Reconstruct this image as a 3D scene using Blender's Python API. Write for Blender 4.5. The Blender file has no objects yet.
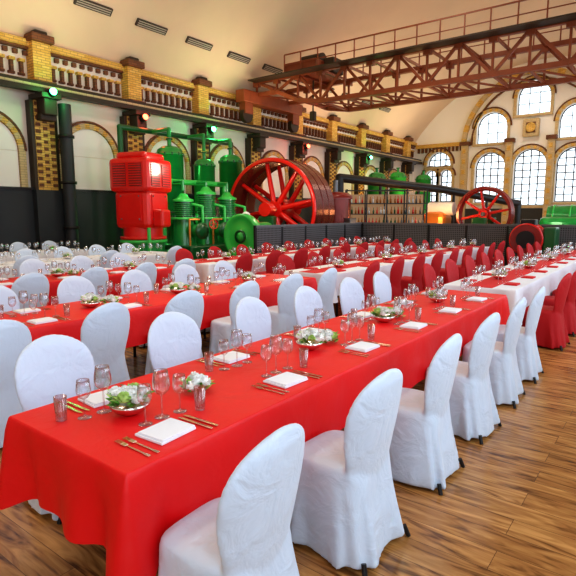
import bpy, bmesh, math, random
from mathutils import Vector, Matrix
random.seed(7)
S=bpy.context.scene
COL=S.collection
pi=math.pi

# ---------------------------------------------------------------- materials
def new_mat(name):
    m=bpy.data.materials.new(name); m.use_nodes=True
    nt=m.node_tree; b=nt.nodes['Principled BSDF']
    return m,nt,b
def mat(name,col,rough=.5,metal=0,bump=0,bscale=20,var=0,coat=0,emit=None,es=0,sheen=0,bd=.02):
    m,nt,b=new_mat(name)
    b.inputs['Base Color'].default_value=(*col,1)
    b.inputs['Roughness'].default_value=rough
    b.inputs['Metallic'].default_value=metal
    if coat: b.inputs['Coat Weight'].default_value=coat
    if sheen: b.inputs['Sheen Weight'].default_value=sheen
    if emit:
        b.inputs['Emission Color'].default_value=(*emit,1); b.inputs['Emission Strength'].default_value=es
    if bump or var:
        tc=nt.nodes.new('ShaderNodeTexCoord'); n=nt.nodes.new('ShaderNodeTexNoise')
        n.inputs['Scale'].default_value=bscale; n.inputs['Detail'].default_value=4; n.inputs['Distortion'].default_value=.6
        nt.links.new(tc.outputs['Object'],n.inputs['Vector'])
        if bump:
            bp=nt.nodes.new('ShaderNodeBump'); bp.inputs['Strength'].default_value=bump; bp.inputs['Distance'].default_value=bd
            nt.links.new(n.outputs['Fac'],bp.inputs['Height']); nt.links.new(bp.outputs['Normal'],b.inputs['Normal'])
        if var:
            r=nt.nodes.new('ShaderNodeMixRGB'); r.inputs[1].default_value=(*[c*(1-var) for c in col],1)
            r.inputs[2].default_value=(*[min(1,c*(1+var)) for c in col],1)
            nt.links.new(n.outputs['Fac'],r.inputs[0]); nt.links.new(r.outputs[0],b.inputs['Base Color'])
    return m
def brick_mat(name,c1,c2,mort,scale=1,w=.25,h=.075):
    m,nt,b=new_mat(name)
    tc=nt.nodes.new('ShaderNodeTexCoord'); sp=nt.nodes.new('ShaderNodeSeparateXYZ'); ad=nt.nodes.new('ShaderNodeMath'); ad.operation='ADD'
    cb=nt.nodes.new('ShaderNodeCombineXYZ'); br=nt.nodes.new('ShaderNodeTexBrick')
    nt.links.new(tc.outputs['Object'],sp.inputs[0]); nt.links.new(sp.outputs[0],ad.inputs[0]); nt.links.new(sp.outputs[1],ad.inputs[1])
    nt.links.new(ad.outputs[0],cb.inputs[0]); nt.links.new(sp.outputs[2],cb.inputs[1]); nt.links.new(cb.outputs[0],br.inputs['Vector'])
    br.inputs['Color1'].default_value=(*c1,1); br.inputs['Color2'].default_value=(*c2,1); br.inputs['Mortar'].default_value=(*mort,1)
    br.inputs['Scale'].default_value=scale; br.inputs['Brick Width'].default_value=w; br.inputs['Row Height'].default_value=h
    br.inputs['Mortar Size'].default_value=.008
    nt.links.new(br.outputs['Color'],b.inputs['Base Color']); b.inputs['Roughness'].default_value=.7
    return m
def floor_mat():
    m,nt,b=new_mat('oak_plank_floor'); L=nt.links.new; N=nt.nodes.new
    tc=N('ShaderNodeTexCoord'); br=N('ShaderNodeTexBrick'); L(tc.outputs['Object'],br.inputs['Vector'])
    br.inputs['Color1'].default_value=(.0,.0,.0,1); br.inputs['Color2'].default_value=(1,1,1,1); br.inputs['Mortar'].default_value=(.5,.5,.5,1)
    br.inputs['Scale'].default_value=1; br.inputs['Brick Width'].default_value=1.6; br.inputs['Row Height'].default_value=.17
    br.inputs['Mortar Size'].default_value=.0; br.offset=.37
    mp=N('ShaderNodeMapping'); mp.inputs['Scale'].default_value=(1.1,7,1); L(tc.outputs['Object'],mp.inputs[0])
    av=N('ShaderNodeVectorMath'); av.operation='ADD'; L(mp.outputs[0],av.inputs[0])
    sc=N('ShaderNodeVectorMath'); sc.operation='SCALE'; sc.inputs['Scale'].default_value=7; L(br.outputs['Color'],sc.inputs[0]); L(sc.outputs[0],av.inputs[1])
    n=N('ShaderNodeTexNoise'); n.inputs['Scale'].default_value=2.0; n.inputs['Detail'].default_value=9; n.inputs['Distortion'].default_value=1.6; L(av.outputs[0],n.inputs['Vector'])
    cr=N('ShaderNodeValToRGB'); e=cr.color_ramp.elements
    e[0].position=.30; e[0].color=(.11,.038,.010,1); e[1].position=.72; e[1].color=(.68,.36,.12,1)
    k=cr.color_ramp.elements.new(.46); k.color=(.40,.18,.052,1)
    L(n.outputs['Fac'],cr.inputs[0])
    mx=N('ShaderNodeMixRGB'); mx.blend_type='MULTIPLY'; mx.inputs[0].default_value=.35; L(cr.outputs[0],mx.inputs[1])
    cr2=N('ShaderNodeValToRGB'); cr2.color_ramp.elements[0].color=(.55,.48,.42,1); cr2.color_ramp.elements[1].color=(1,1,1,1); L(br.outputs['Color'],cr2.inputs[0])
    L(cr2.outputs[0],mx.inputs[2])
    br2=N('ShaderNodeTexBrick'); L(tc.outputs['Object'],br2.inputs['Vector'])
    for kk,v in (('Scale',1),('Brick Width',1.6),('Row Height',.17),('Mortar Size',.0015)): br2.inputs[kk].default_value=v
    br2.offset=.37
    mx2=N('ShaderNodeMixRGB'); mx2.inputs[2].default_value=(.08,.03,.01,1); L(br2.outputs['Fac'],mx2.inputs[0]); L(mx.outputs[0],mx2.inputs[1])
    L(mx2.outputs[0],b.inputs['Base Color']); b.inputs['Roughness'].default_value=.24
    return m
def glass_mat():
    m=bpy.data.materials.new('clear_glass'); m.use_nodes=True; nt=m.node_tree; nt.nodes.clear(); N=nt.nodes.new; L=nt.links.new
    o=N('ShaderNodeOutputMaterial'); mix=N('ShaderNodeMixShader'); t=N('ShaderNodeBsdfTransparent'); g=N('ShaderNodeBsdfGlossy')
    g.inputs['Roughness'].default_value=.06; t.inputs[0].default_value=(.96,.97,.99,1)
    lw=N('ShaderNodeLayerWeight'); lw.inputs[0].default_value=.40
    mr=N('ShaderNodeMapRange'); mr.inputs['To Min'].default_value=.09; mr.inputs['To Max'].default_value=.85
    L(lw.outputs['Facing'],mr.inputs[0]); L(mr.outputs[0],mix.inputs[0]); L(t.outputs[0],mix.inputs[1]); L(g.outputs[0],mix.inputs[2]); L(mix.outputs[0],o.inputs[0])
    return m
def mesh_panel_mat():
    m,nt,b=new_mat('perforated_dark_metal'); N=nt.nodes.new; L=nt.links.new
    tc=N('ShaderNodeTexCoord'); sp=N('ShaderNodeSeparateXYZ'); ad=N('ShaderNodeMath'); cb=N('ShaderNodeCombineXYZ')
    v=N('ShaderNodeTexVoronoi'); v.inputs['Scale'].default_value=16; v.inputs['Randomness'].default_value=0
    L(tc.outputs['Object'],sp.inputs[0]); L(sp.outputs[0],ad.inputs[0]); L(sp.outputs[1],ad.inputs[1]); L(ad.outputs[0],cb.inputs[0]); L(sp.outputs[2],cb.inputs[1]); L(cb.outputs[0],v.inputs['Vector'])
    cr=N('ShaderNodeValToRGB'); cr.color_ramp.elements[0].position=.28; cr.color_ramp.elements[0].color=(.012,.012,.014,1); cr.color_ramp.elements[1].position=.36; cr.color_ramp.elements[1].color=(.13,.13,.14,1)
    L(v.outputs['Distance'],cr.inputs[0]); L(cr.outputs[0],b.inputs['Base Color']); b.inputs['Roughness'].default_value=.5
    return m

M_white=mat('daylit_white_chair_fabric',(.64,.74,.89),.5,bump=.6,bscale=7,sheen=.3,bd=.03)  # white fabric with the blue of daylight put into its base colour
M_redf=mat('red_chair_fabric',(.48,.004,.010),.7,bump=.4,bscale=7,bd=.03)
M_cloth=mat('red_tablecloth',(.78,.002,.005),.5,bump=.45,bscale=3.5,bd=.03)
M_wcloth=mat('white_tablecloth',(.80,.82,.88),.8,bump=.3,bscale=4)
M_runner=mat('red_table_runner',(.65,.01,.015),.7)
M_black=mat('black_metal',(.02,.02,.022),.4,.3)
M_steel=mat('polished_silver',(.75,.72,.70),.14,1)
M_cutl=mat('warm_reflecting_steel',(.80,.60,.48),.18,1)  # steel with its coppery reflections put into the base colour
M_nap=mat('white_napkin',(.85,.88,.95),.8,bump=.15,bscale=30)
M_glass=glass_mat()
M_green=mat('green_machine_paint',(.012,.30,.06),.28,.0,var=.3,bscale=3,coat=.6)
M_dgreen=mat('dark_green_paint',(.006,.10,.025),.35,coat=.4)
M_lgreen=mat('light_green_paint',(.04,.55,.09),.3,coat=.5)
M_red=mat('red_machine_paint',(.76,.010,.006),.3,var=.15,bscale=3,coat=.5)
M_dred=mat('dark_red_paint',(.24,.010,.008),.35,coat=.4,var=.2)
M_rim=mat('brown_red_iron_rim',(.17,.02,.014),.25,.4,var=.25,bscale=4)
M_iron=mat('grey_iron',(.18,.18,.19),.4,.7)
M_dark=mat('anthracite_panel',(.025,.03,.035),.5,var=.15,bscale=2)
M_perf=mesh_panel_mat()
M_wall=mat('cream_plaster',(.87,.80,.71),.85,var=.06,bscale=1.2)
M_wallw=mat('white_plaster',(.93,.91,.87),.85)
M_ceil=mat('beige_ceiling_plaster',(.76,.60,.44),.9,var=.10,bscale=.5)
M_ybrick=brick_mat('yellow_glazed_brick',(.66,.37,.06),(.85,.56,.15),(.38,.23,.08))
M_bbrick=brick_mat('brown_brick',(.15,.05,.02),(.24,.085,.03),(.08,.045,.025))
M_cbrick=brick_mat('cream_brick',(.60,.45,.24),(.70,.54,.30),(.42,.32,.18))
M_beam=mat('brown_cast_iron',(.05,.032,.02),.5,.2)
M_rust=mat('rust_brown_crane_paint',(.26,.062,.022),.45,.1,var=.4,bscale=3)
M_slot=mat('dark_vent_slot',(.07,.055,.045),.8)
M_vent=mat('vent_louvre_grey',(.45,.42,.36),.6)
M_floor=floor_mat()
M_glow=mat('green_lamp_lens',(.05,.9,.2),.3,emit=(.05,1,.25),es=25)
M_glowr=mat('red_lamp_lens',(.9,.05,.05),.3,emit=(1,.12,.05),es=8)
M_lamp=mat('warm_backlit_panel',(.25,.15,.08),.4,emit=(1,.55,.25),es=.22)
M_petal=mat('white_petal',(.96,.96,.93),.6)
M_leaf=mat('green_leaf',(.10,.36,.04),.5)
M_moss=mat('lime_blossom',(.50,.70,.20),.6)
M_frame=mat('window_bar_dark',(.07,.07,.08),.5)
M_orange=mat('copper_orange',(.75,.28,.06),.3,.6)
M_amber=mat('amber_bottle_glass',(.45,.15,.03),.1,coat=.5)

# ---------------------------------------------------------------- builder
class B:
    def __init__(s): s.bm=bmesh.new(); s.mats=[]; s.m=Matrix.Identity(4)
    def mi(s,m):
        if m not in s.mats: s.mats.append(m)
        return s.mats.index(m)
    def _faces(s,vs,fs,m,smooth=False):
        i=s.mi(m); V=[s.bm.verts.new(s.m@Vector(v)) for v in vs]
        for f in fs:
            try:
                q=s.bm.faces.new([V[k] for k in f]); q.material_index=i; q.smooth=smooth
            except ValueError: pass
    def box(s,c,d,m,rot=None,bev=0):
        x,y,z=[k/2 for k in d]; R=rot if rot else Matrix.Identity(3)
        c=Vector(c)
        if bev and bev<min(x,y,z):
            t=bmesh.new(); bmesh.ops.create_cube(t,size=1)
            for v in t.verts: v.co=Vector((v.co.x*d[0],v.co.y*d[1],v.co.z*d[2]))
            bmesh.ops.bevel(t,geom=t.edges[:],offset=bev,segments=2,affect='EDGES',profile=.5)
            t.verts.index_update()
            s._faces([c+R@v.co for v in t.verts],[[v.index for v in f.verts] for f in t.faces],m)
            t.free(); return
        vs=[c+R@Vector((a*x,b*y,e*z)) for a in(-1,1) for b in(-1,1) for e in(-1,1)]
        s._faces(vs,[(0,1,3,2),(4,6,7,5),(0,4,5,1),(2,3,7,6),(0,2,6,4),(1,5,7,3)],m)
    def cyl(s,p0,p1,r,m,r1=None,seg=20,cap=True):
        p0=Vector(p0);p1=Vector(p1); r1=r if r1 is None else r1
        d=(p1-p0).normalized(); a=d.orthogonal().normalized(); b=d.cross(a)
        vs=[];
        for p,rr in((p0,r),(p1,r1)):
            for k in range(seg):
                t=2*pi*k/seg; vs.append(p+a*math.cos(t)*rr+b*math.sin(t)*rr)
        s._faces(vs,[(k,(k+1)%seg,seg+(k+1)%seg,seg+k) for k in range(seg)],m,True)
        if cap:
            s._faces(vs[:seg],[tuple(range(seg))],m); s._faces(vs[seg:],[tuple(range(seg))],m)
    def lathe(s,prof,m,org=(0,0,0),axis=(0,0,1),seg=32,closed=False,smooth=True):
        d=Vector(axis).normalized(); a=d.orthogonal().normalized(); b=d.cross(a); o=Vector(org)
        vs=[o+d*z+(a*math.cos(2*pi*k/seg)+b*math.sin(2*pi*k/seg))*max(r,1e-4) for r,z in prof for k in range(seg)]
        n=len(prof); fs=[]
        for j in range(n if closed else n-1):
            j2=(j+1)%n
            for k in range(seg): fs.append((j*seg+k,j*seg+(k+1)%seg,j2*seg+(k+1)%seg,j2*seg+k))
        s._faces(vs,fs,m,smooth)
    def sph(s,c,r,m,seg=14,sc=(1,1,1)):
        c=Vector(c); n=seg//2; vs=[];fs=[]
        for j in range(n+1):
            p=pi*j/n
            for k in range(seg):
                t=2*pi*k/seg; q=max(math.sin(p),1e-4); vs.append(c+Vector((r*sc[0]*q*math.cos(t),r*sc[1]*q*math.sin(t),r*sc[2]*math.cos(p))))
        for j in range(n):
            for k in range(seg): fs.append((j*seg+k,j*seg+(k+1)%seg,(j+1)*seg+(k+1)%seg,(j+1)*seg+k))
        s._faces(vs,fs,m,True)
    def tube(s,pts,r,m,seg=12):
        pts=[Vector(p) for p in pts]
        for a,b in zip(pts,pts[1:]): s.cyl(a,b,r,m,seg=seg)
        for p in pts[1:-1]: s.sph(p,r*1.02,m,seg=seg)
    def beam(s,p0,p1,w,m,h=None):
        p0=Vector(p0);p1=Vector(p1); d=p1-p0; L=d.length; R=d.to_track_quat('Y','Z').to_matrix()
        s.box((p0+p1)/2,(w,L,h or w),m,rot=R)
    def valve(s,c,axis,r,m):
        c=Vector(c); ax=Vector(axis).normalized(); a=ax.orthogonal().normalized(); b=ax.cross(a)
        s.cyl(c-ax*r*.9,c,r*.14,M_iron,seg=8)
        s.lathe([(r*.86,-r*.08),(r,-r*.08),(r,r*.08),(r*.86,r*.08)],m,org=c,axis=ax,seg=20,closed=True)
        for k in range(3):
            t=pi*k/3; d=a*math.cos(t)+b*math.sin(t); s.cyl(c-d*r*.9,c+d*r*.9,r*.07,m,seg=6)
    def obj(s,name,loc=(0,0,0),rot=(0,0,0)):
        me=bpy.data.meshes.new(name+'_mesh'); bmesh.ops.recalc_face_normals(s.bm,faces=s.bm.faces[:]); s.bm.to_mesh(me); s.bm.free()
        for m in s.mats: me.materials.append(m)
        o=bpy.data.objects.new(name,me); COL.objects.link(o); o.location=loc; o.rotation_euler=rot
        return o
def inst(name,me,loc,rz=0,sc=1):
    o=bpy.data.objects.new(name,me); COL.objects.link(o); o.location=loc; o.rotation_euler=(0,0,rz); o.scale=(sc,sc,sc); return o
def mesh_of(b,name):
    o=b.obj(name); me=o.data; bpy.data.objects.remove(o); return me

# ---------------------------------------------------------------- room
XL,XR,YE,YB=-16.0,1.2,36.7,-7.0
XC=(XL+XR)/2; HW=(XR-XL)/2; ZS=6.75; RISE=4.5; RR=(HW**2+RISE**2)/(2*RISE); ZC=ZS+RISE-RR
def vz(x): return ZC+math.sqrt(max(0,RR**2-(x-XC)**2))
b=B(); b.box(((XL+XR)/2,(YE+YB)/2,-.1),(XR-XL+1.2,YE-YB+1.2,.2),M_floor); b.obj('floor')
b=B(); n=32; xs=[XL+(XR-XL)*k/n for k in range(n+1)]
vs=[(x,y,vz(x)+e) for e in (0,.25) for y in (YB,YE) for x in xs]; k1=n+1
fs=[(i,i+1,k1+i+1,k1+i) for i in range(n)]+[(2*k1+i,3*k1+i,3*k1+i+1,2*k1+i+1) for i in range(n)]
b._faces(vs,fs,M_ceil,True); b.obj('ceiling')
b=B(); b.box((XL-.15,(YE+YB)/2,ZS/2+.1),(.3,YE-YB,ZS+.2),M_wall); b.obj('wall_left')
b=B(); b.box((XC,YB-.15,5.6),(XR-XL+.6,.3,11.6),M_wall); b.obj('wall_back')

def holed(name,outline,holes,m,thick):
    cu=bpy.data.curves.new(name,'CURVE'); cu.dimensions='2D'; cu.fill_mode='BOTH'; cu.extrude=thick/2
    for pl in [outline]+holes:
        sp=cu.splines.new('POLY'); sp.points.add(len(pl)-1)
        for p,(x,y) in zip(sp.points,pl): p.co=(x,y,0,1)
        sp.use_cyclic_u=True
    o=bpy.data.objects.new(name,cu); COL.objects.link(o)
    bpy.context.view_layer.update()
    me=bpy.data.meshes.new_from_object(o.evaluated_get(bpy.context.evaluated_depsgraph_get())); bpy.data.objects.remove(o)
    me.materials.clear(); me.materials.append(m)
    for p in me.polygons: p.use_smooth=False
    o=bpy.data.objects.new(name,me); COL.objects.link(o); return o
def archpoly(cx,w,z0,ztop,seg=14):
    r=w/2; zs=ztop-r
    return [(cx-r,z0),(cx+r,z0)]+[(cx+r*math.cos(t),zs+r*math.sin(t)) for t in [pi*k/seg for k in range(seg+1)]]
WIN=[(-8.03,1.95,8.0,10.05),(-10.54,1.95,6.36,8.37),(-5.5,1.95,6.36,8.37),
     (-8.03,1.95,2.2,5.8),(-10.54,1.95,2.4,5.75),(-5.5,1.95,2.4,5.75),
     (-14.1,1.7,5.0,6.0),(-14.65,.85,2.5,4.75),(-13.55,.85,2.5,4.75),(-2.0,1.7,5.0,6.0),(-2.5,.85,2.5,4.75),(-1.4,.85,2.5,4.75)]
arc=[(XR-(XR-XL)*k/24,vz(XR-(XR-XL)*k/24)+.05) for k in range(25)]
o=holed('wall_end',[(XL-.3,0),(XR+.3,0)]+[(XR+.3,ZS)]+arc+[(XL-.3,ZS)],[archpoly(*w) for w in WIN],M_wallw,.5)
o.rotation_euler=(pi/2,0,0); o.location=(0,YE+.25,0)
for i,(cx,w,z0,z1) in enumerate(WIN):
    b=B(); r=w/2; zs=z1-r; y=YE+.3; up=i<3
    def zt(x): return zs+math.sqrt(max(0,r*r-(x-cx)**2))
    nv=3 if up else (4 if w>1.2 else 2); th=.035 if up else .06
    for k in range(nv+1):
        x=cx-r+.03+(w-.06)*k/nv; b.box((x,y,(z0+zt(x))/2),(th,.08,zt(x)-z0),M_frame)
    z=z0+.03
    while z<z1-.15:
        hw=r if z<zs else math.sqrt(max(0,r*r-(z-zs)**2)); b.box((cx,y,z),(2*hw,.07,th),M_frame); z+=.65 if up else .45
    pts=[(cx+r*math.cos(pi*k/14)*.98,y,zs+r*math.sin(pi*k/14)*.98) for k in range(15)]
    for p,q in zip(pts,pts[1:]): b.beam(p,q,.07,M_frame)
    b.obj('window_%d'%(i+1))
RW=[(y,2.2,1.0,5.6) for y in (-4.5,-.8,2.9,6.6,10.3,14,17.7,21.4,25.1,28.8,32.5)]
o=holed('wall_right',[(YB,0),(YE,0),(YE,ZS),(YB,ZS)],[archpoly(*w) for w in RW],M_wallw,.4)
o.rotation_euler=(pi/2,0,pi/2); o.location=(XR+.2,0,0)
for i,(cy,w,z0,z1) in enumerate(RW):
    b=B()
    for k in range(5):
        yy=cy-w/2+.03+(w-.06)*k/4; zz=z1-w/2+math.sqrt(max(0,(w/2)**2-(yy-cy)**2)); b.box((XR+.25,yy,(z0+zz)/2),(.08,.05,zz-z0),M_frame)
    for k in range(8): b.box((XR+.25,cy,z0+.5*k+.03),(.07,w,.05),M_frame)
    b.obj('window_%d'%(i+20))

def arch_band(b,c,r0,r1,depth,m,plane,a0=0,a1=pi,seg=18,alt=None):
    for k in range(seg):
        t0=a0+(a1-a0)*k/seg; t1=a0+(a1-a0)*(k+1)/seg
        vs=[]
        for d in (0,depth):
            for t,rr in((t0,r0),(t1,r0),(t1,r1),(t0,r1)):
                u,v=rr*math.cos(t),rr*math.sin(t)
                vs.append((c[0]+d,c[1]+u,c[2]+v) if plane=='x' else (c[0]+u,c[1]-d,c[2]+v))
        b._faces(vs,[(0,1,2,3),(4,5,6,7),(0,1,5,4),(1,2,6,5),(2,3,7,6),(3,0,4,7)],alt if (alt and k%2) else m)
b=B(); y=YE
arch_band(b,(-8.03,y,6.3),4.15,4.45,.25,M_cbrick,'y',seg=30,alt=M_ybrick)
arch_band(b,(-8.03,y,6.3),3.75,3.85,.15,M_bbrick,'y',seg=30)
for (cx,w,z0,z1) in WIN:
    r=w/2; arch_band(b,(cx,y,z1-r),r+.02,r+.22,.15,M_cbrick,'y',alt=M_ybrick); arch_band(b,(cx,y,z1-r),r+.24,r+.32,.1,M_bbrick,'y')
    b.box((cx,y-.1,z0-.1),(w+.4,.2,.15),M_cbrick)
    for sx in(-1,1): b.box((cx+sx*(r+.12),y-.06,(z0+z1-r)/2),(.18,.12,z1-r-z0),M_cbrick)
for x in (-12.2,-9.28,-6.78,-3.85):
    b.box((x,y-.2,3.2),(.42,.4,6.4),M_cbrick); b.box((x,y-.25,6.4),(.6,.5,.25),M_bbrick)
    for z in range(8): b.box((x,y-.41,1.0+z*.7),(.2,.04,.3),M_ybrick)
b.box((-8.03,y-.2,7.1),(.95,.3,1.1),M_cbrick,bev=.03); b.box((-8.03,y-.37,7.1),(.55,.08,.65),M_bbrick); b.lathe([(0,0),(.22,0),(.28,.05),(.3,0)],M_ybrick,org=(-8.03,y-.42,7.1),axis=(0,-1,0))
b.box((-14.1,y-.1,6.45),(3.4,.25,.25),M_ybrick); b.box((-2,y-.1,6.45),(3.4,.25,.25),M_ybrick)
for k in range(12): b.box((-15.6+k*.28,y-.1,6.15),(.12,.2,.3),M_bbrick)
b.box((XC,y-.1,1.0),(XR-XL,.2,2.0),M_dark)
b.obj('trim_end_brickwork')

b=B(); b.box((XL+.08,(YE+YB)/2,1.2),(.16,YE-YB,2.4),M_dark); b.box((XL+.1,(YE+YB)/2,2.43),(.22,YE-YB,.08),M_black); b.obj('trim_wainscot_left')
PY=[8.5+3.3*k for k in range(-4,9)]
for y in PY:
    b=B(); x=XL
    b.box((x+.2,y,1.2),(.4,.9,2.4),M_dark)
    b.box((x+.15,y,3.7),(.3,.62,2.7),M_ybrick)
    for k in range(13):
        z=2.55+k*.2
        b.box((x+.31,y-.22,z),(.04,.14,.10),M_bbrick); b.box((x+.31,y+.22,z),(.04,.14,.10),M_bbrick); 
        b.box((x+.31,y,z+.1),(.03,.12,.09),M_bbrick)
    b.box((x+.15,y-.36,3.7),(.28,.1,2.7),M_beam); b.box((x+.15,y+.36,3.7),(.28,.1,2.7),M_beam)
    b.box((x+.3,y,4.55),(.55,.5,.18),M_beam,bev=.02); b.box((x+.38,y,4.85),(.7,.42,.5),M_beam,bev=.04); b.box((x+.42,y,5.15),(.8,.62,.16),M_beam,bev=.02)
    b.box((x+.2,y,6.1),(.4,.55,1.3),M_ybrick); b.box((x+.28,y,6.82),(.56,.7,.22),M_bbrick,bev=.03); b.box((x+.26,y,6.95),(.4,.4,.2),M_beam,bev=.05)
    b.box((x+.3,y,5.5),(.55,.66,.2),M_bbrick,bev=.02)
    b.obj('trim_pilaster')
b=B(); b.box((XL+.55,(YE+YB)/2,5.3),(.25,YE-YB,.14),M_beam); b.box((XL+.3,(YE+YB)/2,5.42),(.6,YE-YB,.08),M_cbrick); b.box((XL+.55,(YE+YB)/2,5.5),(.07,YE-YB,.1),M_beam)
b.obj('trim_crane_runway_rail')
b=B(); b.box((XL+.1,(YE+YB)/2,6.68),(.22,YE-YB,.2),M_ybrick); b.box((XL+.08,(YE+YB)/2,5.6),(.18,YE-YB,.12),M_ybrick); b.box((XL+.08,(YE+YB)/2,6.54),(.16,YE-YB,.07),M_bbrick)
for y in PY:
    for k in range(9):
        yy=y+.5+k*.29
        if yy>YE-.3: continue
        b.box((XL+.07,yy,5.94),(.12,.09,.36),M_bbrick); b.box((XL+.09,yy,6.16),(.16,.17,.08),M_ybrick)
        b.box((XL+.06,yy+.145,6.40),(.1,.13,.13),M_bbrick); b.box((XL+.05,yy,5.78),(.1,.18,.07),M_bbrick)
b.obj('trim_frieze_left')
b=B()
for y in PY:
    yc=y+1.65
    if yc>YE-1: continue
    arch_band(b,(XL,yc,3.55),.92,1.08,.1,M_cbrick,'x',alt=M_ybrick); arch_band(b,(XL,yc,3.55),1.1,1.17,.08,M_bbrick,'x')
    for s in(-1,1): b.box((XL+.05,yc+s*1.02,3.0),(.1,.2,1.1),M_cbrick)
    b.box((XL+.02,yc,2.95),(.03,1.8,1.15),M_wallw)
    arch_band(b,(XL+.0,yc,3.55),.01,.9,.03,M_wallw,'x')
b.obj('trim_blind_arches_left')
b=B()
for k in range(12):
    x=-14.95; y=9.9+k*2.2-4.4; z=vz(x)-.04; sl=math.atan2(vz(x+.1)-vz(x-.1),.2)
    R=Matrix.Rotation(-sl,3,'Y')
    b.box((x,y,z),(.24,1.25,.08),M_slot,rot=R)
    for q in (-.07,0,.07): b.box(Vector((x,y,z))+R@Vector((q,0,-.045)),(.03,1.15,.02),M_vent,rot=R)
b.obj('ceiling_vent_grilles')

# ---------------------------------------------------------------- crane
b=B(); x0,x1=-15.1,.3
for y in (17.8,20.0):
    n=14; zb=6.1; zt=7.3
    def bot(x):
        u=min((x-x0),(x1-x))/2.6; return zt-(zt-zb)*min(1,max(.45,u))
    b.beam((x0,y,zt),(x1,y,zt),.18,M_rust,.16)
    P=[x0+(x1-x0)*k/n for k in range(n+1)]
    for i in range(n):
        b.beam((P[i],y,bot(P[i])),(P[i+1],y,bot(P[i+1])),.18,M_rust,.16)
        if i%2: b.beam((P[i],y,bot(P[i])),(P[i+1],y,zt),.08,M_rust,.1)
        else: b.beam((P[i],y,zt),(P[i+1],y,bot(P[i+1])),.08,M_rust,.1)
        b.beam((P[i],y,bot(P[i])),(P[i],y,zt),.07,M_rust,.08)
        b.box((P[i],y,zt-.1),(.26,.2,.22),M_rust)
    ra,rb=-13.6,-1.2
    b.beam((ra,y,zt+.85),(rb,y,zt+.85),.045,M_rust); b.beam((ra,y,zt+.45),(rb,y,zt+.45),.03,M_rust)
    for k in range(16): xx=ra+(rb-ra)*k/15; b.beam((xx,y,zt),(xx,y,zt+.85),.04,M_rust)
for k in range(15):
    xx=x0+(x1-x0)*k/14; b.beam((xx,17.8,zt),(xx,20,zt),.08,M_rust); b.beam((xx,17.8,bot(xx)),(xx,20,bot(xx)),.08,M_rust)
    if k<14:
        x2=x0+(x1-x0)*(k+1)/14; b.beam((xx,17.8,bot(xx)),(x2,20,bot(x2)),.06,M_rust)
b.box(((x0+x1)/2,17.45,zt-.03),(x1-x0,.5,.05),M_beam)
for xx in (x0-.1,x1+.05): 
    b.box((xx,18.9,6.6),(.5,4.2,.5),M_rust,bev=.03)
    for y in(17.2,20.6): b.cyl((xx-.1,y,5.85),(xx+.1,y,5.85),.32,M_beam)
    for y in(17.2,20.6): b.box((xx,y,6.2),(.34,.5,.6),M_rust)
b.box((-12.9,18.9,7.6),(1.6,2.0,.5),M_rust,bev=.05); b.cyl((-13.4,18.9,8.0),(-12.4,18.9,8.0),.3,M_beam)
b.box((-11.9,18.9,7.65),(.5,.8,.6),M_beam,bev=.05)
b.cyl((-12.9,18.9,7.5),(-12.9,18.9,5.9),.03,M_black); b.box((-12.9,18.9,5.8),(.25,.2,.4),M_beam,bev=.04)
b.obj('overhead_bridge_crane')

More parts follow.
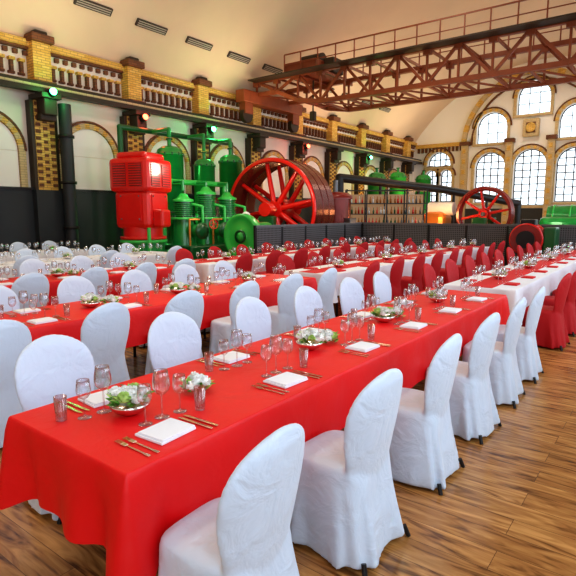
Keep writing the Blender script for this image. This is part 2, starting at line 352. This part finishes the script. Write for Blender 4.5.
# ---------------------------------------------------------------- chair
def interp(tab,z):
    for (z0,*a),(z1,*c) in zip(tab,tab[1:]):
        if z<=z1:
            t=max(0,(z-z0)/(z1-z0)); return [p+(q-p)*t for p,q in zip(a,c)]
    return list(tab[-1][1:])
def chair_mesh(name,mfab,sd):
    b=B(); seg=96
    sec=[(.012,.255,.200,-.315),(.1,.246,.196,-.30),(.2,.234,.193,-.278),(.3,.224,.19,-.256),(.4,.215,.188,-.24),(.445,.213,.186,-.235),(.475,.205,.178,-.23),(.49,.17,.15,-.2)]
    vs=[];fs=[]
    for z,hw,yf,yb in sec:
        cy=(yf+yb)/2; hd=(yf-yb)/2
        for k in range(seg):
            t=2*pi*k/seg; c,s_=math.cos(t),math.sin(t); e=.45
            amp=1+.11*max(0,1-z/.45)*math.sin(11*t+.8+sd)*(.55+.45*math.sin(4*t+sd))
            vs.append((hw*amp*math.copysign(abs(c)**e,c),cy+hd*amp*math.copysign(abs(s_)**e,s_),z+.010*math.sin(5*t+sd)*max(0,1-z/.3)+.010*(z<.05)))
    n=len(sec)
    for j in range(n-1):
        for k in range(seg): fs.append((j*seg+k,j*seg+(k+1)%seg,(j+1)*seg+(k+1)%seg,(j+1)*seg+k))
    fs.append(tuple(range(seg))[::-1]); fs.append(tuple((n-1)*seg+k for k in range(seg)))
    b._faces(vs,fs,mfab)
    W=[(.15,.225),(.36,.202),(.46,.196),(.54,.214),(.62,.237),(.70,.250),(.76,.250),(.81,.239),(.85,.220),(.885,.193),(.915,.155),(.94,.108),(.953,.065),(.96,.02)]
    vs=[];fs=[]; zz=[.15+.81*(1-(1-k/38)**1.5) for k in range(39)]
    for z in zz:
        w=interp(W,z)[0]; th=.034 if z<.9 else max(.008,.034*math.sqrt(max(0,(.965-z)/.065)))
        cy=-.19-.09*max(0,(z-.4)/.56)
        for k in range(48):
            t=2*pi*k/48; x=w*math.cos(t); yy=th*math.copysign(abs(math.sin(t))**.8,math.sin(t))
            vs.append((x,cy+yy+.045*(x/.25)**2-.01,z))
    for j in range(38):
        for k in range(48): fs.append((j*48+k,j*48+(k+1)%48,(j+1)*48+(k+1)%48,(j+1)*48+k))
    fs.append(tuple(range(48))[::-1]); fs.append(tuple(38*48+k for k in range(48)))
    b._faces(vs,fs,mfab)
    o=b.obj('tmp'); md=o.modifiers.new('r','REMESH'); md.mode='VOXEL'; md.voxel_size=.0105; md.use_smooth_shade=True
    sm=o.modifiers.new('s','SMOOTH'); sm.iterations=5; sm.factor=.5
    bpy.context.view_layer.update()
    me=bpy.data.meshes.new_from_object(o.evaluated_get(bpy.context.evaluated_depsgraph_get())); bpy.data.objects.remove(o)
    bb=B(); bb.bm.from_mesh(me); bb.mi(mfab)
    for f in bb.bm.faces: f.smooth=True; f.material_index=0
    for x in(-.2,.2):
        for y in(-.315,.16): bb.cyl((x*1.08,y,0),(x,y+.02*(y<0),.06),.013,M_black,r1=.013,seg=10)
    return mesh_of(bb,name)
CH_W=[chair_mesh('white_chair',M_white,s) for s in (0,1.7,3.1)]; CH_R=[chair_mesh('red_chair',M_redf,.5)]
def chair(x,y,side,red=False):
    o=inst('banquet_chair',random.choice(CH_R if red else CH_W),(x,y,0),(pi/2 if side>0 else -pi/2)+random.uniform(-.06,.06)); return o

# ---------------------------------------------------------------- tables
def table(cx,y0,y1,m,runner=False,drop=.36,w=.90):
    b=B(); x0,x1=-w/2,w/2; ly=y1-y0; zt=.75
    per=[]
    def edge(ax,ay,bx,by,nx,ny):
        L=math.hypot(bx-ax,by-ay); n=max(2,int(L/.03))
        for k in range(n+1): per.append((ax+(bx-ax)*k/n,ay+(by-ay)*k/n,nx,ny,min(k,n-k)*L/n))
    def corner(x,y,a0):
        for k in range(1,6): a=a0+pi/2*k/6; per.append((x,y,math.cos(a),math.sin(a),0))
    edge(x0,0,x1,0,0,-1); corner(x1,0,-pi/2); edge(x1,0,x1,ly,1,0); corner(x1,ly,0); edge(x1,ly,x0,ly,0,1); corner(x0,ly,pi/2); edge(x0,ly,x0,0,-1,0); corner(x0,0,pi)
    n=len(per); lv=[0,.02,.06,.15,.3,.45,.6,.8,1]; vs=[];fs=[]
    ph=random.random()*6
    for t in lv:
        s=0
        for i,(x,y,nx,ny,dc) in enumerate(per):
            s+=.03; c=math.exp(-(dc/.11)**2); en=2.0 if abs(ny)>.5 else 1
            wv=en*(.012*t*math.sin(s*8+ph)+.010*t*math.sin(s*17+1.3*ph))
            c2=math.exp(-((dc-.18)/.06)**2)
            out=(.005 if t>0 else 0)+.010*min(1,t*8)+.014*t+wv+.08*c*t-.04*c2*t
            vs.append((x+nx*out,y+ny*out,zt-(drop*t*(1+.2*c)) ))
    for j in range(len(lv)-1):
        for k in range(n): fs.append((j*n+k,j*n+(k+1)%n,(j+1)*n+(k+1)%n,(j+1)*n+k))
    fs.append(tuple(range(n)))
    b._faces(vs,fs,m)
    for f in b.bm.faces: f.smooth=len(f.verts)==4
    b.box((0,ly/2,zt-.03),(w-.04,ly-.04,.04),M_iron)
    for x in(x0+.1,x1-.1):
        k=.35
        while k<ly: b.cyl((x,k,0),(x,k,zt-.05),.018,M_black,seg=8); k+=max(1.0,(ly-.7)/4-.001)
    if runner:
        b.box((0,ly/2,zt+.003),(.34,ly,.005),M_runner)
    return b.obj('banquet_table',(cx,y0,0))

# ---------------------------------------------------------------- tableware meshes
b=B(); b.lathe([(0,0),(.036,.001),(.034,.004),(.008,.009),(.0045,.02),(.004,.1),(.006,.108),(.022,.118),(.036,.135),(.041,.155),(.040,.18),(.036,.205),(.032,.228),(.031,.228),(.035,.204),(.039,.18),(.040,.156)],M_glass,seg=20); G1=mesh_of(b,'wine_glass')
b=B(); b.lathe([(0,0),(.033,.001),(.031,.004),(.007,.008),(.004,.02),(.0035,.085),(.006,.092),(.02,.1),(.031,.117),(.034,.135),(.032,.158),(.028,.185),(.027,.185),(.031,.158)],M_glass,seg=20); G2=mesh_of(b,'white_wine_glass')
b=B(); b.lathe([(0,0),(.024,0),(.025,.01),(.029,.115),(.027,.115),(.023,.014),(0,.012)],M_glass,seg=20); G3=mesh_of(b,'tumbler')
def nap_mesh(m,name):
    b=B(); b.box((0,0,.006),(.17,.2,.012),m,bev=.003); b.box((.004,.003,.016),(.155,.19,.008),m,bev=.003); return mesh_of(b,name)
NAP=nap_mesh(M_nap,'napkin'); NAPR=nap_mesh(M_runner,'napkin_red')
b=B()
b.box((.05,0,.004),(.11,.009,.003),M_cutl,bev=.001); b.box((.1,0,.004),(.03,.015,.003),M_cutl,bev=.001)
b.box((-.02,0,.004),(.05,.006,.003),M_cutl); b.box((-.05,0,.005),(.03,.022,.003),M_cutl,bev=.001)
for k in range(4): b.box((-.085,-.009+k*.006,.006),(.045,.003,.002),M_cutl)
FORK=mesh_of(b,'fork')
b=B(); b.box((.055,0,.005),(.1,.014,.006),M_cutl,bev=.002)
b._faces([(.01,-.008,.003),(.01,.008,.003),(-.09,.009,.003),(-.115,-.004,.003),(-.1,-.008,.003),(.01,-.008,.006),(.01,.008,.006),(-.09,.009,.005),(-.115,-.004,.005),(-.1,-.008,.005)],[(0,1,2,3,4),(5,6,7,8,9),(0,1,6,5),(1,2,7,6),(2,3,8,7),(3,4,9,8),(4,0,5,9)],M_cutl)
KNIFE=mesh_of(b,'knife')
def blossom(b,c,r,m):
    c=Vector(c); b.sph(c,r*.74,m,seg=10)
    for k in range(30):
        z=random.uniform(-.3,1); t=k*2.4; q=math.sqrt(max(0,1-z*z)); d=Vector((q*math.cos(t),q*math.sin(t),z)).normalized()
        a=d.orthogonal().normalized(); e=d.cross(a); p=c+d*r*.66; tip=c+d*r*1.06
        b._faces([p,p+a*r*.36+d*r*.16,tip+a*r*.2,tip+e*r*.15,p+e*r*.36+d*r*.14,tip-a*r*.2,p-a*r*.36+d*r*.16],[(0,1,2),(0,2,3),(0,3,4),(0,4,5),(0,5,6)],m,True)
def leaf(b,p,d,l,w,m):
    p=Vector(p);d=Vector(d).normalized(); a=d.cross(Vector((0,0,1))).normalized(); u=a.cross(d)
    b._faces([p,p+d*l*.4+a*w-u*.006,p+d*l*.45+u*.006,p+d*l*.4-a*w-u*.006,p+d*l-u*l*.15],[(0,1,2),(0,2,3),(1,4,2),(2,4,3)],m,True)
def floral(seed,bowl):
    random.seed(seed); b=B(); z0=.0
    if bowl:
        b.lathe([(0,0),(.038,.001),(.043,.006),(.073,.02),(.094,.045),(.096,.060),(.092,.060),(.08,.046),(.0,.03)],M_steel,seg=28); z0=.048
    R=.078 if bowl else .062; nb=12 if bowl else 7
    for k in range(nb):
        t=k*2.4+seed; r=R*math.sqrt((k+.3)/nb); blossom(b,(r*math.cos(t),r*math.sin(t),z0+.060-r*.35+random.uniform(0,.015)),random.uniform(.026,.036),M_petal if k%4!=3 else M_moss)
    for k in range(34):
        t=random.random()*2*pi; r=random.uniform(.03,.068)*R/.068; leaf(b,(r*math.cos(t),r*math.sin(t),z0+random.uniform(.005,.05)),(math.cos(t),math.sin(t),random.uniform(.2,1.4)),random.uniform(.035,.06),.013,M_leaf if k%3 else M_moss)
    return mesh_of(b,'floral')
FL1=floral(1,True); FL2=floral(2,False); FL3=floral(5,True)
random.seed(11)
ZT=.7505
def setting(cx,y,s,full=True,red=False):
    j=lambda:random.uniform(-.006,.006)
    inst('napkin',NAPR if red else NAP,(cx+s*.285+j(),y+j(),ZT+.001),random.uniform(-.08,.08))
    inst('wine_glass',G1,(cx+s*.14+j(),y+s*.10+j(),ZT)); inst('wine_glass',G2,(cx+s*.15+j(),y+s*.20+j(),ZT))
    if full:
        inst('water_glass',G3,(cx+s*.21+j(),y+s*.28+j(),ZT)); inst('wine_glass',G2,(cx+s*.14+j(),y-s*.0+j(),ZT)) if random.random()<.6 else None
        r=0 if s>0 else pi
        for d in(-.145,-.185): inst('dinner_fork',FORK,(cx+s*.30+j(),y+s*d,ZT),r+random.uniform(-.05,.05))
        for d in(.145,.18): inst('table_knife',KNIFE,(cx+s*.315+j(),y+s*d,ZT),r+random.uniform(-.04,.04))
    else: inst('wine_glass',G1,(cx+s*.14+j(),y-s*.1+j(),ZT))
NEAR=[1.33,2.2,3.1,3.98,4.85,5.68]; FAR=[1.56,2.5,3.42,4.28,5.15,5.95]
PITCH=2.7
for row in range(3):
    cx=-1.995-PITCH*row
    y0=1.06 if row==0 else (1.02 if row==1 else 1.9)
    table(cx,y0,6.3,M_cloth)
    for i in range(6):
        if NEAR[i]<y0: continue
        yn=NEAR[i]+(0 if row==0 else .28 if row==1 else .1); yf=FAR[i]-(0 if row==0 else .1)
        if yn>6: yn=5.95
        chair(cx+.665,yn,1); setting(cx,NEAR[i]+.05,1)
        chair(cx-.745,yf,-1); setting(cx,FAR[i]-.10,-1)
    for k,(dx,yy,me) in enumerate([(-.02,1.42,FL1),(.0,1.83,FL2),(0,2.90,FL3),(.0,3.13,FL2),(0,4.05,FL1),(.0,4.30,FL2),(.0,5.32,FL3)]):
        if yy<y0: continue
        inst('floral_centerpiece',me,(cx+dx,yy,ZT),k*1.3+row)
    y0=6.75; y1=15.2
    table(cx,y0,y1,M_wcloth,runner=True)
    for i in range(9):
        yy=y0+.5+i*.93
        chair(cx+.67,yy,1,True); chair(cx-.67,yy+.1,-1,True)
        setting(cx,yy,1,False,True); setting(cx,yy,-1,False,True)
        if i%2==0: inst('floral_centerpiece',FL1 if i%4 else FL3,(cx,yy+.45,ZT+.006),i)
for cx,y0,y1 in ((-10.1,2.4,8.3),(-12.7,3.5,7.6)):
    table(cx,y0,y1,M_wcloth)
    yy=y0+.4; k=0
    while yy<y1-.2:
        if cx>-11:
            if k%2==0: chair(cx+.67,yy,1)
        chair(cx-.67,yy,-1)
        setting(cx,yy,1,False); setting(cx,yy,-1,False)
        if k%2: inst('floral_centerpiece',FL3,(cx,yy+.42,ZT),k)
        yy+=.85; k+=1

# ---------------------------------------------------------------- barrier
def barrier(name,p0,p1):
    p0=Vector(p0);p1=Vector(p1);d=p1-p0;L=d.length;n=max(1,round(L/1.3));u=d/L; b=B()
    R=Matrix.Rotation(math.atan2(u.y,u.x),3,'Z')
    for k in range(n):
        c=p0+u*(L*(k+.5)/n); w=L/n
        b.box((c.x,c.y,.7),(w-.08,.04,1.2),M_perf,rot=R)
        b.box((c.x,c.y,1.33),(w,.09,.06),M_iron,rot=R); b.box((c.x,c.y,.08),(w,.07,.08),M_dark,rot=R)
    for k in range(n+1):
        c=p0+u*(L*k/n); b.box((c.x,c.y,.68),(.07,.07,1.36),M_black)
    b.obj(name)
barrier('perforated_barrier',(-9.35,10.9,0),(-9.35,16.9,0)); barrier('perforated_barrier',(-9.35,17.0,0),(.9,17,0))

# ---------------------------------------------------------------- machines
b=B()
b.box((0,0,.3),(1.4,1.4,.6),M_dgreen,bev=.06); b.cyl((0,0,.6),(0,0,.95),.6,M_green,seg=32); b.lathe([(.6,0),(.68,0),(.68,.08),(.6,.08)],M_lgreen,org=(0,0,.85))
b.cyl((0,0,.93),(0,0,1.3),.56,M_red,seg=32); b.lathe([(.56,0),(.66,0),(.66,.08),(.56,.08)],M_red,org=(0,0,.95))
b.box((0,0,1.8),(1.12,1.12,1.1),M_red,bev=.14)
b.box((0,0,2.75),(1.30,1.30,.95),M_red,bev=.13); b.box((0,0,3.28),(1.0,1.0,.24),M_red,bev=.1)
for s in(-1,1):
    for ax in(0,1):
        def P(u,z,d,su,sz,m,off):
            c=(s*off,u,z) if ax==0 else (u,s*off,z); dd=(d,su,sz) if ax==0 else (su,d,sz); b.box(c,dd,m)
        for q in range(2):
            P(-.26+.52*q,2.75,.02,.42,.62,M_dred,.652)
            for k in range(9): P(-.26+.52*q,2.48+k*.068,.035,.40,.03,M_red,.66)
        P(0,1.85,.03,.7,.75,M_red,.565)
        for q in(-.3,.3):
            for w_ in(-.32,.32): 
                c=(s*.585,q,1.85+w_) if ax==0 else (q,s*.585,1.85+w_); b.sph(c,.025,M_iron,seg=8)
b.box((.72,-.1,1.55),(.32,.45,.5),M_red,bev=.06)
b.cyl((0,-.6,.4),(0,-.85,.4),.2,M_green); b.cyl((.62,-.62,0),(.62,-.62,1.3),.05,M_lgreen)
b.obj('red_vertical_electric_motor',(-12.5,9.55,0),(0,0,.3))
def vessel(name,x,y,r,z0,zt,m):
    b=B(); b.lathe([(r*.75,0),(r*.75,.15),(r*.3,.2),(r*.3,z0-.15),(r*.6,z0),(r*.95,z0+.12),(r,z0+.2),(r,zt-r*.7),(r*1.06,zt-r*.7),(r*1.06,zt-r*.62),(r,zt-r*.62),(r*.9,zt-r*.3),(r*.6,zt-r*.08),(r*.2,zt),(0,zt)],m)
    b.cyl((0,0,zt),(0,0,zt+.25),r*.15,m); b.lathe([(r*.25,0),(r*.25,.05),(0,.05)],M_dgreen,org=(0,0,zt+.2))
    b.lathe([(r+.03,0),(r+.03,.06),(r,.06)],M_dgreen,org=(0,0,z0+.5))
    for k in range(12): t=k*pi/6; b.cyl((r*1.03*math.cos(t),r*1.03*math.sin(t),zt-r*.75),(r*1.03*math.cos(t),r*1.03*math.sin(t),zt-r*.55),.03,M_dgreen,seg=6)
    b.valve((r+.25,-.1,z0+.9),(1,-.3,0),.14,M_red); b.cyl((r*.9,0,z0+.9),(r+.2,-.08,z0+.9),.05,M_lgreen)
    b.obj(name,(x,y,0))
vessel('green_pressure_vessel',-14,11.9,.45,1.2,3.95,M_green)
vessel('green_pressure_vessel',-14,13.5,.38,1.2,3.65,M_green)
vessel('green_pressure_vessel',-14.2,15.1,.44,1.5,3.95,M_green)
vessel('green_pressure_vessel',-14,27,.5,1.4,4.0,M_green); vessel('green_pressure_vessel',-14,29.8,.5,1.4,4.2,M_green); vessel('green_pressure_vessel',-13.6,32.8,.5,1.4,4.2,M_green)
b=B()
b.tube([(-14.9,10.6,.0),(-14.9,10.6,4.5),(-14.9,15.9,4.5),(-14.9,15.9,.0)],.09,M_dgreen)
b.tube([(-14.9,11.9,4.5),(-14,11.9,4.5),(-14,11.9,4.23)],.07,M_green); b.tube([(-14.9,13.5,4.5),(-14,13.5,4.5),(-14,13.5,3.93)],.06,M_green); b.tube([(-14.9,15.1,4.5),(-14.2,15.1,4.5),(-14.2,15.1,4.23)],.07,M_green)
b.obj('green_pipework')
b=B()
b.box((0,0,.35),(1.7,3.0,.7),M_dgreen,bev=.05)
for k in range(3):
    y=-1.0+k*1.0; hh=[2.05,2.3,2.15][k]
    b.cyl((0,y,.7),(0,y,1.55),.38,M_green,r1=.30,seg=28); b.lathe([(.40,0),(.40,.07),(.3,.07)],M_lgreen,org=(0,y,1.5))
    b.cyl((0,y,1.56),(0,y,hh),.27,M_dgreen,seg=28); b.lathe([(.33,0),(.33,.07),(.2,.12),(.1,.26),(0,.26)],M_lgreen,org=(0,y,hh))
    q=0
    while 1.6+q*.06<hh-.05: b.lathe([(.27,0),(.315,.01),(.315,.03),(.27,.04)],M_green,org=(0,y,1.6+q*.06),seg=24); q+=1
    for w_ in range(8): t=w_*pi/4; b.cyl((.36*math.cos(t),y+.36*math.sin(t),1.5),(.36*math.cos(t),y+.36*math.sin(t),1.62),.025,M_iron,seg=6)
    b.cyl((.35,y,1.15),(.82,y,1.15),.2,M_green,seg=22); b.lathe([(.26,0),(.26,.06),(.1,.08),(0,.08)],M_dgreen,org=(.8,y,1.15),axis=(1,0,0))
    b.valve((1.05,y+.28,1.35),(1,-.4,.2),.15,M_red if k!=1 else M_lgreen)
    b.tube([(.55,y+.3,.7),(.55,y+.3,1.9),(.2,y+.1,2.0)],.045,M_lgreen)
    b.tube([(.6,y-.3,.7),(.6,y-.3,1.5),(.6,y+.1,1.5)],.035,M_orange)
b.tube([(-.5,-1.4,.7),(-.5,-1.4,2.7),(-.5,1.4,2.7),(-.5,1.4,.7)],.09,M_lgreen)
for k in range(3): b.tube([(-.5,-1+k,2.7),(0,-1+k,2.7),(0,-1+k,2.4)],.05,M_green)
b.cyl((.6,1.3,.7),(.6,1.3,1.5),.05,M_iron); b.lathe([(0,0),(.15,0),(.15,.06),(0,.06)],M_wallw,org=(.6,1.3,1.6),axis=(1,-.8,0),seg=20)
b.obj('green_piston_compressor',(-12.6,12.2,0))
def wheel(b,c,R,wid,rt,msp,mrim,nsp=8):
    c=Vector(c); h=wid/2
    b.lathe([(R-rt,-h),(R-.02,-h),(R,-h+.03),(R,h-.03),(R-.02,h),(R-rt,h),(R-rt-.0,h*.3),(R-rt-.06,0),(R-rt,-h*.3)],mrim,org=c,axis=(0,1,0),seg=64,closed=True,smooth=False)
    for f in (-.33,.33): b.lathe([(R,0),(R+.012,.01),(R+.012,.04),(R,.05)],mrim,org=c+Vector((0,h*f,0)),axis=(0,1,0),seg=64)
    b.cyl(c-Vector((0,h*.7,0)),c+Vector((0,h*.7,0)),R*.17,msp,seg=28); b.cyl(c-Vector((0,h*1.25,0)),c+Vector((0,h*1.25,0)),R*.07,M_iron)
    b.lathe([(R*.2,-h*.5),(R*.22,-h*.4),(R*.22,h*.4),(R*.2,h*.5)],msp,org=c,axis=(0,1,0))
    for k in range(nsp):
        t=2*pi*k/nsp+.2; d=Vector((math.cos(t),0,math.sin(t)))
        for yy in (-h*.55,h*.55) if wid>.7 else (0,):
            p=c+Vector((0,yy,0)); b.cyl(p+d*R*.15,p+d*(R-rt),R*.06,msp,r1=R*.042,seg=10)
b=B(); wheel(b,(0,0,1.82),1.8,1.6,.17,M_red,M_rim)
b.lathe([(1.79,-.80),(1.77,-.83),(1.68,-.83),(1.66,-.80)],M_red,org=(0,0,1.82),axis=(0,1,0),seg=64)
for y in(-1.0,1.0): b.box((0,y,.8),(.6,.3,1.6),M_dgreen,bev=.05); b.cyl((0,y-.2,1.82),(0,y+.2,1.82),.24,M_red)
b.obj('red_steam_engine_flywheel',(-11.7,15.1,0),(0,0,.16))
b=B(); b.lathe([(0,-.14),(.12,-.14),(.14,-.08),(.55,-.08),(.6,-.12),(.68,-.12),(.68,.12),(0,.12)],M_lgreen,org=(0,0,1.0),axis=(0,1,0),seg=40)
b.lathe([(.16,-.15),(.2,-.15),(.2,-.08),(.16,-.08)],M_dgreen,org=(0,0,1.0),axis=(0,1,0),seg=30)
b.box((0,.6,.5),(.9,.9,1.0),M_green,bev=.06); b.cyl((0,.1,1.0),(0,1.1,1.0),.42,M_green,seg=30); b.box((0,.1,.2),(1,.5,.4),M_dgreen,bev=.04)
b.obj('green_generator',(-10.45,11.6,0))
b=B(); b.cyl((0,0,.0),(0,0,2.3),.62,M_rim,seg=36); b.lathe([(.68,0),(.68,.12),(.5,.25),(0,.3)],M_dred,org=(0,0,2.25)); b.lathe([(.67,0),(.67,.08),(.62,.08)],M_dred,org=(0,0,.9)); b.box((.7,0,1.2),(.3,.5,.6),M_iron,bev=.04)
b.cyl((0,0,2.5),(0,0,3.0),.1,M_iron)
b.obj('brown_steam_cylinder',(-11.1,17.9,0))
b=B(); b.box((0,.42,1.5),(3.4,.05,2.0),M_lamp)
for x in(-1.7,-.85,0,.85,1.7):
    for y in(-.2,.38): b.box((x,y,1.35),(.05,.05,2.7),M_black)
for z in(.6,1.2,1.65,2.1,2.65): b.box((0,.1,z),(3.45,.6,.035),M_dark)
for z in(1.22,1.67,2.12):
    for k in range(22):
        x=-1.62+k*.154+random.uniform(-.02,.02); 
        if abs((x%.85))<.05: continue
        m=random.choice([M_amber,M_dgreen,M_red,M_iron,M_wallw,M_amber]); r=random.uniform(.035,.045); h=random.uniform(.2,.26)
        b.lathe([(0,0),(r,0),(r,h*.65),(r*.35,h*.82),(r*.35,h+.06),(0,h+.06)],m,org=(x,random.uniform(-.05,.1),z),seg=10)
b.obj('backlit_bottle_shelf',(-10.1,20.4,0),(0,0,.62))
b=B(); b.tube([(-12.2,20,0),(-12.2,20,3.25),(-9.4,25,2.85),(-6.9,29.4,2.2),(-6.9,29.4,0)],.19,M_black,seg=18)
for k in range(1,5): 
    t=k/5; p=Vector((-12.2,20,3.25)).lerp(Vector((-6.9,29.4,2.2)),t); b.cyl((p.x,p.y,0),(p.x,p.y,p.z),.07,M_black)
b.obj('black_exhaust_pipe')
b=B(); wheel(b,(0,0,1.65),1.22,.55,.13,M_red,M_dred)
for y in(-.7,.7): b.box((0,y,.75),(.6,.35,1.5),M_dgreen,bev=.05)
b.box((-2.2,0,1.0),(1.1,1.2,1.5),M_orange,bev=.25); b.cyl((-2.9,0,1.2),(-3.5,0,1.2),.4,M_red); b.cyl((-1.4,.0,1.9),(-2.6,0,1.9),.3,M_wallw)
b.obj('horizontal_steam_engine',(-7.0,24.0,0))
b=B(); b.box((0,0,.9),(3.4,1.8,1.3),M_green,bev=.2); b.cyl((-1.5,0,1.55),(1.5,0,1.55),.45,M_green,seg=30); b.box((0,0,.12),(3.8,2.2,.24),M_iron)
for k in range(5): b.lathe([(.45,0),(.49,.0),(.49,.06),(.45,.06)],M_lgreen,org=(-1.3+.62*k,0,1.55),axis=(1,0,0))
b.obj('green_turbine_housing',(-2.8,23.5,0))
b=B(); b.box((0,0,.25),(.9,.9,.5),M_black,bev=.04); b.cyl((0,-.35,.95),(0,.35,.95),.42,M_dred,seg=30); b.cyl((0,-.4,.95),(0,-.36,.95),.25,M_black,seg=24); b.box((0,0,1.42),(.4,.4,.2),M_black,bev=.03)
for k in range(6): b.lathe([(.42,0),(.46,0),(.46,.04),(.42,.04)],M_red,org=(0,-.3+.11*k,.95),axis=(0,1,0))
b.box((.6,0,.8),(.35,.5,1.0),M_dgreen,bev=.05)
b.obj('red_pump_motor',(-3.45,16.2,0))
b=B(); b.box((0,0,.4),(1.2,3,.8),M_dgreen,bev=.05); b.cyl((0,-1,1.2),(0,1.2,1.2),.5,M_green,seg=28); b.cyl((0,1.2,1.2),(0,1.5,1.2),.6,M_red,seg=28); b.tube([(0,-.5,1.6),(0,-.5,2.4),(0,.8,2.4),(0,.8,1.6)],.09,M_lgreen)
b.obj('green_condenser_pump',(-12.9,23.8,0))
b=B(); b.cyl((0,0,0),(0,0,5.0),.19,M_dark,seg=24); 
for z in(1.2,2.6,4.0): b.lathe([(.19,0),(.24,0),(.24,.08),(.19,.08)],M_black,org=(0,0,z))
b.obj('dark_downpipe',(-15.4,9.0,0))
def spot(x,y,z,m,name,col,en):
    b=B(); b.lathe([(0,0),(.10,.0),(.12,.06),(.12,.3),(.0,.3)],M_black,org=(0,0,0),axis=(-1,0,-.3),seg=20); b.sph((.01,0,0),.1,m); b.box((-.2,0,-.2),(.06,.3,.06),M_black); b.box((-.3,0,-.2),(.3,.05,.05),M_black)
    b.obj(name,(x,y,z))
    l=bpy.data.lights.new(name+'_light','POINT'); l.energy=en; l.color=col; l.shadow_soft_size=.12
    o=bpy.data.objects.new(name+'_light',l); COL.objects.link(o); o.location=(x+.3,y,z-.1)
spot(-15.1,8.5,5.25,M_glow,'green_spotlight',(.05,1,.2),22)
spot(-15.1,15.1,5.0,M_glow,'green_spotlight',(.05,1,.2),35)
spot(-15.1,21.7,5.0,M_glowr,'red_spotlight',(1,.1,.05),30)
spot(-15.1,28.3,5.0,M_glow,'green_spotlight',(.05,1,.2),40)
spot(-15.1,11.8,5.0,M_glowr,'red_spotlight',(1,.1,.05),15)
for p,c,e in [((-14.9,12.6,1.2),(.1,1,.2),25),((-13.2,10.8,3.3),(.3,1,.3),10),((-11.4,10.6,3.0),(.9,1,.8),35),((-10.0,13.0,2.6),(1,.75,.6),60),((-8.5,22.3,1.6),(1,.5,.2),90),((-11.5,27,1.2),(1,.5,.2),150),((-14.8,18,1.5),(1,.6,.3),80),((-4,21.5,1.3),(.6,1,.5),25),((-12.5,29,2.5),(1,.55,.2),150)]:  # green uplights, plus bare points added for warm glow and flywheel brightness
    l=bpy.data.lights.new('machine_uplight_and_fill','POINT'); l.energy=e; l.color=c; l.shadow_soft_size=.2
    o=bpy.data.objects.new('machine_uplight_and_fill',l); COL.objects.link(o); o.location=p
# ---------------------------------------------------------------- lights
def area(name,loc,rot,sx,sy,en,col):
    l=bpy.data.lights.new(name,'AREA'); l.shape='RECTANGLE'; l.size=sx; l.size_y=sy; l.energy=en; l.color=col
    o=bpy.data.objects.new(name,l); COL.objects.link(o); o.location=loc; o.rotation_euler=rot; return o
for cy,w,z0,z1 in RW: area('window_daylight',(XR-.05,cy,3.3),(0,pi/2*1.0,0),4.2,2.1,72,(.68,.84,1.0))
for y in(-3,3,9,15,21,27,33): area('ceiling_fill_light',(XC,y,9.6),(0,0,0),1.6,1.6,105,(1,.88,.70))  # added warm area fill below the vault, no lamp fixture there
for y in(-2,8,16,24,32): area('upward_area_light',(-13.8,y,5.6),(pi,0,0),.6,4,60,(1,.79,.53))  # warm area light facing up, clear of the cornice, no fixture
for x,y in((-3.6,2.2),(-3.6,5.5),(-6.3,4),(-6.3,8.5),(-3.4,10),(-9,6)):
    l=bpy.data.lights.new('added_table_spot','SPOT'); l.energy=190; l.color=(1,.86,.68); l.spot_size=math.radians(60); l.spot_blend=.8; l.shadow_soft_size=.12  # spots added without fixtures, for warm pools on tables and glass glints
    o=bpy.data.objects.new('added_table_spot',l); COL.objects.link(o); o.location=(x,y,7.0)
w=bpy.data.worlds.new('sky_world'); S.world=w; w.use_nodes=True
nt=w.node_tree; bg=nt.nodes['Background']; bg.inputs[0].default_value=(.80,.92,1.0,1); bg.inputs[1].default_value=2.0
# ---------------------------------------------------------------- camera
cd=bpy.data.cameras.new('camera'); cam=bpy.data.objects.new('camera',cd); COL.objects.link(cam); S.camera=cam
cam.location=(0,0,1.7); cam.rotation_euler=(math.radians(90-8.3),0,math.radians(37)); cd.sensor_width=36; cd.lens=36*514/576; cd.clip_start=.02
S.view_settings.view_transform='Standard'
try: S.view_settings.look='Medium High Contrast'
except Exception as e: print('look',e)
